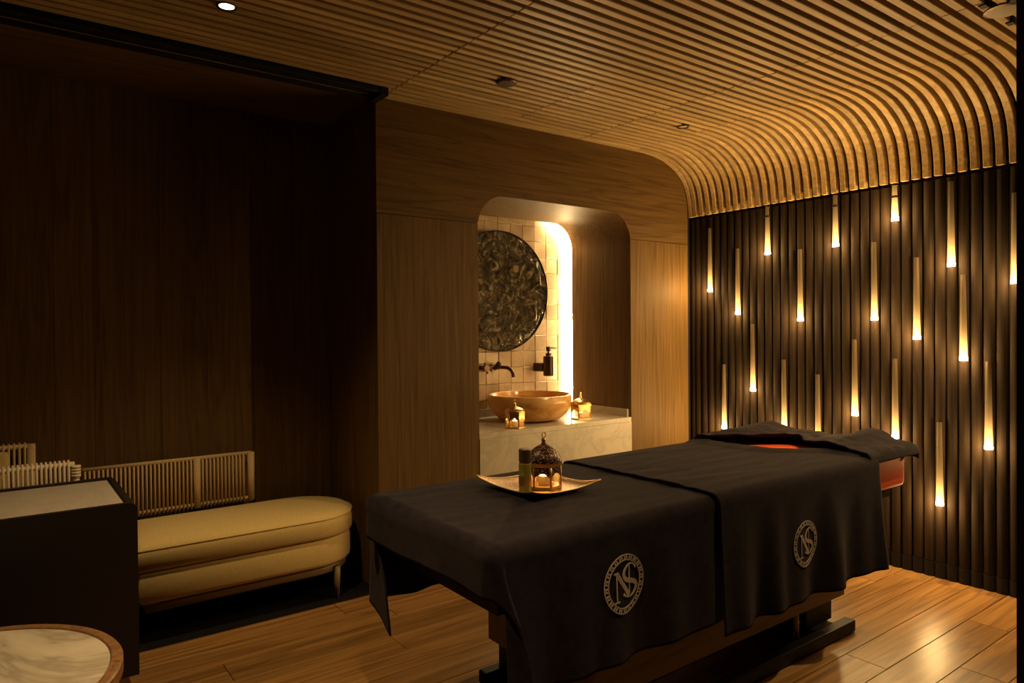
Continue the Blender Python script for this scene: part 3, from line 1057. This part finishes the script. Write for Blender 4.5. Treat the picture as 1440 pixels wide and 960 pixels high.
lathe('label_band', [(0.0229, 0.03), (0.0229, 0.06)], 'brass_old', bt, 24)

# ================================================================== WALL LIGHTS
lamps = [(3, 1.62), (7, 1.453), (11, 1.842), (19, 1.846), (25, 1.957), (30, 1.676), (35, 1.569), (15, 1.402), (23, 1.398), (27, 1.289), (31, 1.179),
         (5, 0.659), (9, 0.937), (13, 0.705), (21, 0.836), (25, 0.729), (33, 0.727), (29, 0.394), (17, 0.62)]
def rank(k, z):
    zs = 'high on' if z > 1.75 else 'upper part of' if z > 1.3 else 'middle of' if z > 0.88 else 'low on'
    return zs
def half_round(bm, r, z0, z1, x0, n=10, d=None, tp=1.0):
    d = d or r
    pr = [(x0, -r)]
    for i in range(1, n):
        a = PI * i / n
        pr.append((x0 - d * math.sin(a), -r * math.cos(a)))
    pr.append((x0, r))
    n0 = len(bm.verts)
    add_prism(bm, pr, 'z', z0, z1)
    for v in bm.verts:
        if v.co.z > z1 - 1e-6: v.co.y *= tp
order = sorted(range(len(lamps)), key=lambda i: lamps[i][0])
ordinal = ['first', 'second', 'third', 'fourth', 'fifth', 'sixth', 'seventh', 'eighth', 'ninth', 'tenth', 'eleventh', 'twelfth', 'thirteenth', 'fourteenth', 'fifteenth', 'sixteenth', 'seventeenth', 'eighteenth', 'nineteenth']
for i, (k, z) in enumerate(lamps):
    yk = Y0 - PITCH * k
    t = empty('wall_light', (0, yk, z))
    pos = order.index(i)
    tag(t, 'slim glowing light tube %s the ribbed wall, %s from the back corner' % (rank(k, z), ordinal[pos]), 'wall light', 'glowing light tubes on the ribbed wall')
    top = min(2.155 - z, 0.45)
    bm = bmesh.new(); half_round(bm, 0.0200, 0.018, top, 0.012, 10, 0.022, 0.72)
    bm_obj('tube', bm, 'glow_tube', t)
    bm = bmesh.new(); half_round(bm, 0.0202, 0.0, 0.018, 0.012, 10, 0.0225)
    bm_obj('lens', bm, 'lens', t)
    if 2.155 - z < 0.45:
        bm = bmesh.new(); half_round(bm, 0.0215, 2.085 - z, 2.097 - z, 0.012, 10, 0.0245)
        bm_obj('collar', bm, 'bronze', t)
    light('lamp_glow', 'POINT', (-0.075, 0, 0.015), WALL_SPOT_W, WARM, t, size=0.02)

# ================================================================== CEILING FIXTURES
def downlight(loc, label, lit=True, watts=DOWN_W, r=0.028, angle=1.25, rot=None, group='small ceiling downlights'):
    t = empty('ceiling_downlight', loc); tag(t, label, 'downlight', group)
    lathe('trim', [(r, 0.0), (r * 1.25, -0.002), (r * 1.3, 0.0), (r * 1.3, 0.02), (r, 0.02)], 'bronze', t, 24, smooth=False)
    lathe('lens', [(0, 0.003), (r * 0.98, 0.003), (r * 0.98, 0.006)], 'down_lens' if lit else 'off_lens', t, 20)
    if lit and watts:
        lrot = (0, 0, 0) if rot is None else tuple((Matrix.Rotation(rot[3], 3, 'Z') @ Matrix.Rotation(-rot[1], 3, 'Y')).to_euler())
        light('lamp', 'SPOT', (0, 0, -0.006), watts, (1.0, 0.67, 0.29), t, rot=lrot, size=0.02, angle=angle, blend=1.0)
    return t
downlight((-3.37, -0.60, ZC - 0.004), 'lit downlight in the slats above the bench alcove', True, DOWN_W * 0.85, angle=1.6)
downlight((-0.765, -0.575, ZC - 0.004), 'small downlight near the curved slats by the niche', False)
downlight((-0.86, -2.36, ZC - 0.004), 'downlight in the slats over the near side of the table', True, DOWN_W * 1.15, angle=2.2, rot=(0.0, 0.45, 0.0, 1.9))
downlight((-3.38, -2.05, ZC - 0.004), 'downlight in the slats over the marble side table', True, DOWN_W * 1.4, angle=1.3)
sp = empty('ceiling_sensor', (-2.065, -0.572, ZC - 0.002)); tag(sp, 'dark round disc in the middle of the slat ceiling', 'ceiling sensor')
lathe('disc', [(0, -0.012), (0.045, -0.012), (0.052, -0.006), (0.052, 0.0), (0, 0.0)], 'bronze', sp, 28, smooth=False)
lathe('neck', [(0.02, 0.0), (0.02, 0.02)], 'black', sp, 14)
sk = empty('ceiling_speaker', (-0.962, -2.288, ZC - 0.002)); tag(sk, 'round pale ceiling speaker at the upper right', 'speaker')
lathe('grille', [(0, -0.010), (0.052, -0.010), (0.060, -0.006)], 'speaker_grille', sk, 32)
for bx, by in ((-0.10, 0.035), (0.155, 0.03), (-0.06, -0.05)):  # small black blocks set into the slats around the speaker
    box('black_block', bx - 0.018, bx + 0.018, by - 0.012, by + 0.012, -0.004, 0.03, 'black', sk)
lathe('ring', [(0.060, -0.007), (0.068, -0.004), (0.068, 0.0), (0.06, 0.0)], 'bronze', sk, 32, smooth=False)

# ================================================================== BENCH
bn = empty('upholstered_bench', (-3.07, 0.30, 0)); tag(bn, 'long gold upholstered bench with a rounded end in the alcove', 'bench')
def capsule(x0, x1, y0, y1, d=0.0, n=16):
    r = (y1 - y0) / 2
    cy_ = (y0 + y1) / 2
    pts = [(x0 + d, y1 - d), (x0 + d, y0 + d)]
    for i in range(n + 1):
        a = -PI / 2 + PI * i / n
        pts.append((x1 - r + (r - d) * math.cos(a), cy_ + (r - d) * math.sin(a)))
    return pts
def capsule_solid(name, lv, m, parent, ox, oy):
    bm = bmesh.new()
    ls = [[bm.verts.new((p[0] - ox, p[1] - oy, z)) for p in capsule(BX0, BX1, BY0, BY1, d)] for d, z in lv]
    for a, b in zip(ls, ls[1:]):
        n = len(a)
        for i in range(n):
            bm.faces.new((a[i], a[(i + 1) % n], b[(i + 1) % n], b[i]))
    bm.faces.new(ls[0][::-1]); bm.faces.new(ls[-1])
    return bm_obj(name, bm, m, parent, smooth=True)
BX0, BX1, BY0, BY1 = -3.605, -2.53, 0.02, 0.57
cu = capsule_solid('seat_cushion', [(0.03, 0.318), (0.008, 0.324), (0.0, 0.34), (0.0, 0.385), (0.003, 0.408), (0.012, 0.424), (0.03, 0.434), (0.07, 0.442), (0.13, 0.447), (0.2, 0.449)], 'bench_fabric', bn, -3.07, 0.30)
bm = bmesh.new()
add_tube(bm, [(p[0] + 3.07, p[1] - 0.30, 0.418) for p in capsule(BX0, BX1, BY0, BY1, 0.004)[1:]], 0.002, 6)
bm_obj('piping', bm, 'bench_fabric', cu, smooth=True)
capsule_solid('base_upholstery', [(0.03, 0.178), (0.016, 0.186), (0.012, 0.20), (0.012, 0.30), (0.018, 0.314), (0.03, 0.318)], 'bench_fabric', bn, -3.07, 0.30)
capsule_solid('frame', [(0.04, 0.135), (0.036, 0.14), (0.036, 0.177), (0.04, 0.178)], 'apron_wood', bn, -3.07, 0.30)
for lx, ly in ((-2.69, 0.075), (-2.69, 0.52), (-3.58, 0.24), (-3.58, 0.45)):
    tube('leg', [(lx + 3.07, ly - 0.3, 0.16), (lx + 3.07, ly - 0.3, -0.003)], [0.019, 0.012], 'apron_wood', bn, 12)

def woven(name, x0, x1, z0, z1, yc, posts, label, rope, pitch, parent=None, thick=0.011, rr=0.0065):
    """rope panel: rails, posts and the ropes (one joined part)"""
    bm = bmesh.new()
    n = int((x1 - x0) / pitch)
    for i in range(n):
        x = x0 + (i + 0.5) * (x1 - x0) / n
        add_tube(bm, [(x, yc - thick, z0), (x, yc - thick, z1 - 0.006), (x, yc, z1 + thick), (x, yc + thick, z1 - 0.006), (x, yc + thick, z0)], rr, 6)
    o = bm_obj('rope_weave', bm, rope, parent, smooth=True)
    o['kind'] = 'stuff'
    return o
wbk = empty('backrest', (-3.35 + 3.07, 0.60 - 0.30, 0.44)); wbk.parent = bn; wbk['label'] = 'tan rope-woven backrest'
woven('rope_weave', -0.40, 0.355, 0.0, 0.246, 0, None, None, 'rope_tan', 0.0185, wbk, 0.012, 0.0052)
tube('top_rail', [(-0.40, 0, 0.258), (0.385, 0, 0.258)], 0.010, 'rope_tan', wbk, 10)
tube('bottom_rail', [(-0.40, 0, 0.014), (0.385, 0, 0.014)], 0.010, 'rope_tan', wbk, 10)
for x in (0.385, 0.11):
    tube('post', [(x, -0.006, 0.0), (x, -0.006, 0.262)], 0.018, 'rope_tan', wbk, 10)
tube('wall_bracket', [(0.385, 0, 0.2), (0.385, 0.055, 0.2)], 0.008, 'bronze', wbk, 8)
tube('wall_bracket', [(-0.30, 0, 0.2), (-0.30, 0.055, 0.2)], 0.008, 'bronze', wbk, 8)

# ---- desk
dx = -3.655
dsk = empty('reception_desk', (-4.25, -0.05, 0)); tag(dsk, 'black desk with a pale grey inset top at the left', 'desk')
def dpoly(x0, x1, z0, z1, r):
    pts = [(x0, z0), (x1, z0)]
    for i in range(7):
        a = PI / 2 * i / 6
        pts.append((x1 - r + r * math.cos(a), z1 - r + r * math.sin(a)))
    pts.append((x0, z1))
    return pts
bm = bmesh.new(); add_prism(bm, dpoly(-0.65, dx + 4.25, 0.075, 0.722, 0.028), 'y', -0.335, -0.312)
bm_obj('front_panel', bm, 'desk_black', dsk)
bm = bmesh.new(); add_prism(bm, dpoly(-0.65, dx + 4.25 - 0.004, 0.68, 0.718, 0.02), 'y', 0.265, 0.285)
bm_obj('rear_edge', bm, 'desk_black', dsk)
box('side_panel', dx + 4.25 - 0.026, dx + 4.25 - 0.004, -0.312, 0.265, 0.075, 0.712, 'desk_black', dsk, bevel=0.004)
box('side_panel', -0.65, -0.626, -0.312, 0.265, 0.075, 0.712, 'desk_black', dsk)
dtop = box('top', -0.626, dx + 4.25 - 0.026, -0.312, 0.265, 0.685, 0.704, 'desk_black', dsk)
box('inset_top', -0.61, dx + 4.25 - 0.036, -0.306, 0.258, 0.704, 0.709, 'leather_grey', dtop)
box('plinth', -0.60, dx + 4.25 - 0.10, -0.05, 0.22, 0.0, 0.685, 'black', dsk)

# ---- woven armchair behind the desk
ch = empty('woven_armchair', (-4.2, 0.46, 0)); tag(ch, 'cream rope-woven armchair behind the desk', 'armchair')
w1 = woven('rope_weave', -0.45, 0.385, 0.52, 0.775, -0.115, None, None, 'rope_cream', 0.0165, ch, 0.014, 0.0058)
tube('arm_rail', [(-0.45, -0.115, 0.772), (0.40, -0.115, 0.772)], 0.012, 'rope_cream', ch, 10)
tube('arm_rail', [(-0.45, -0.115, 0.53), (0.40, -0.115, 0.53)], 0.012, 'rope_cream', ch, 10)
for z in (0.715, 0.728, 0.741, 0.754):
    tube('post_wrap', [(0.405, -0.115, z), (0.405, -0.115, z + 0.012)], 0.019, 'rope_cream', ch, 12)
w2 = woven('rope_weave', -0.45, 0.235, 0.50, 0.838, 0.15, None, None, 'rope_tan', 0.02, ch, 0.012, 0.0055)
tube('back_rail', [(-0.45, 0.15, 0.835), (0.25, 0.15, 0.835)], 0.012, 'rope_tan', ch, 10)
tube('back_post', [(0.25, 0.15, 0.0), (0.25, 0.15, 0.845)], 0.017, 'rope_tan', ch, 10)
tube('leg', [(0.405, -0.115, 0.0), (0.405, -0.115, 0.72)], 0.014, 'rope_cream', ch, 10)
for lx, ly in ((-0.44, -0.115), (-0.44, 0.15)):
    tube('leg', [(lx, ly, 0.0), (lx, ly, 0.78)], 0.014, 'rope_cream', ch, 10)
slab('seat_cushion', -0.42, 0.36, -0.085, 0.125, 0.34, 0.44, 0.05, 0.03, 'bench_fabric', ch)
slab('back_cushion', -0.42, 0.165, 0.075, 0.128, 0.45, 0.825, 0.02, 0.015, 'bench_fabric', ch)

# ---- round side table
rt = empty('side_table', (-4.190, -1.165, 0)); tag(rt, 'round side table with white marble top and ribbed wooden drum', 'side table')
RT, ZR = 0.385, 0.50
lathe('marble_top', [(0, ZR - 0.012), (RT - 0.03, ZR - 0.012), (RT - 0.03, ZR - 0.001), (RT - 0.032, ZR), (0, ZR)], 'marble_white', rt, 96, smooth=False)
lathe('rim', [(RT - 0.029, ZR - 0.03), (RT - 0.029, ZR), (RT - 0.026, ZR + 0.003), (RT - 0.004, ZR + 0.003), (RT, ZR - 0.002), (RT, ZR - 0.032), (RT - 0.006, ZR - 0.036), (RT - 0.029, ZR - 0.03)], 'table_wood', rt, 96, smooth=False)
lathe('drum', [(0, 0.002), (0.24, 0.002), (RT - 0.03, ZR - 0.03), (0, ZR - 0.03)], 'table_wood', rt, 96, smooth=False)
bm = bmesh.new()
sl = math.atan2(RT - 0.03 - 0.24, ZR - 0.03)
add_tube(bm, [(0.243, 0, 0.004), (RT - 0.026, 0, ZR - 0.036)], [0.0085, 0.0115], 8)
bmesh.ops.recalc_face_normals(bm, faces=bm.faces[:])
me = bpy.data.meshes.new('slat'); bm.to_mesh(me); bm.free(); me.materials.append(MATS['table_wood'])
for p in me.polygons: p.use_smooth = True
NS = 88
for i in range(NS):
    o = bpy.data.objects.new('slat', me); COL.objects.link(o); o.parent = rt; o.rotation_euler = (0, 0, 2 * PI * i / NS)
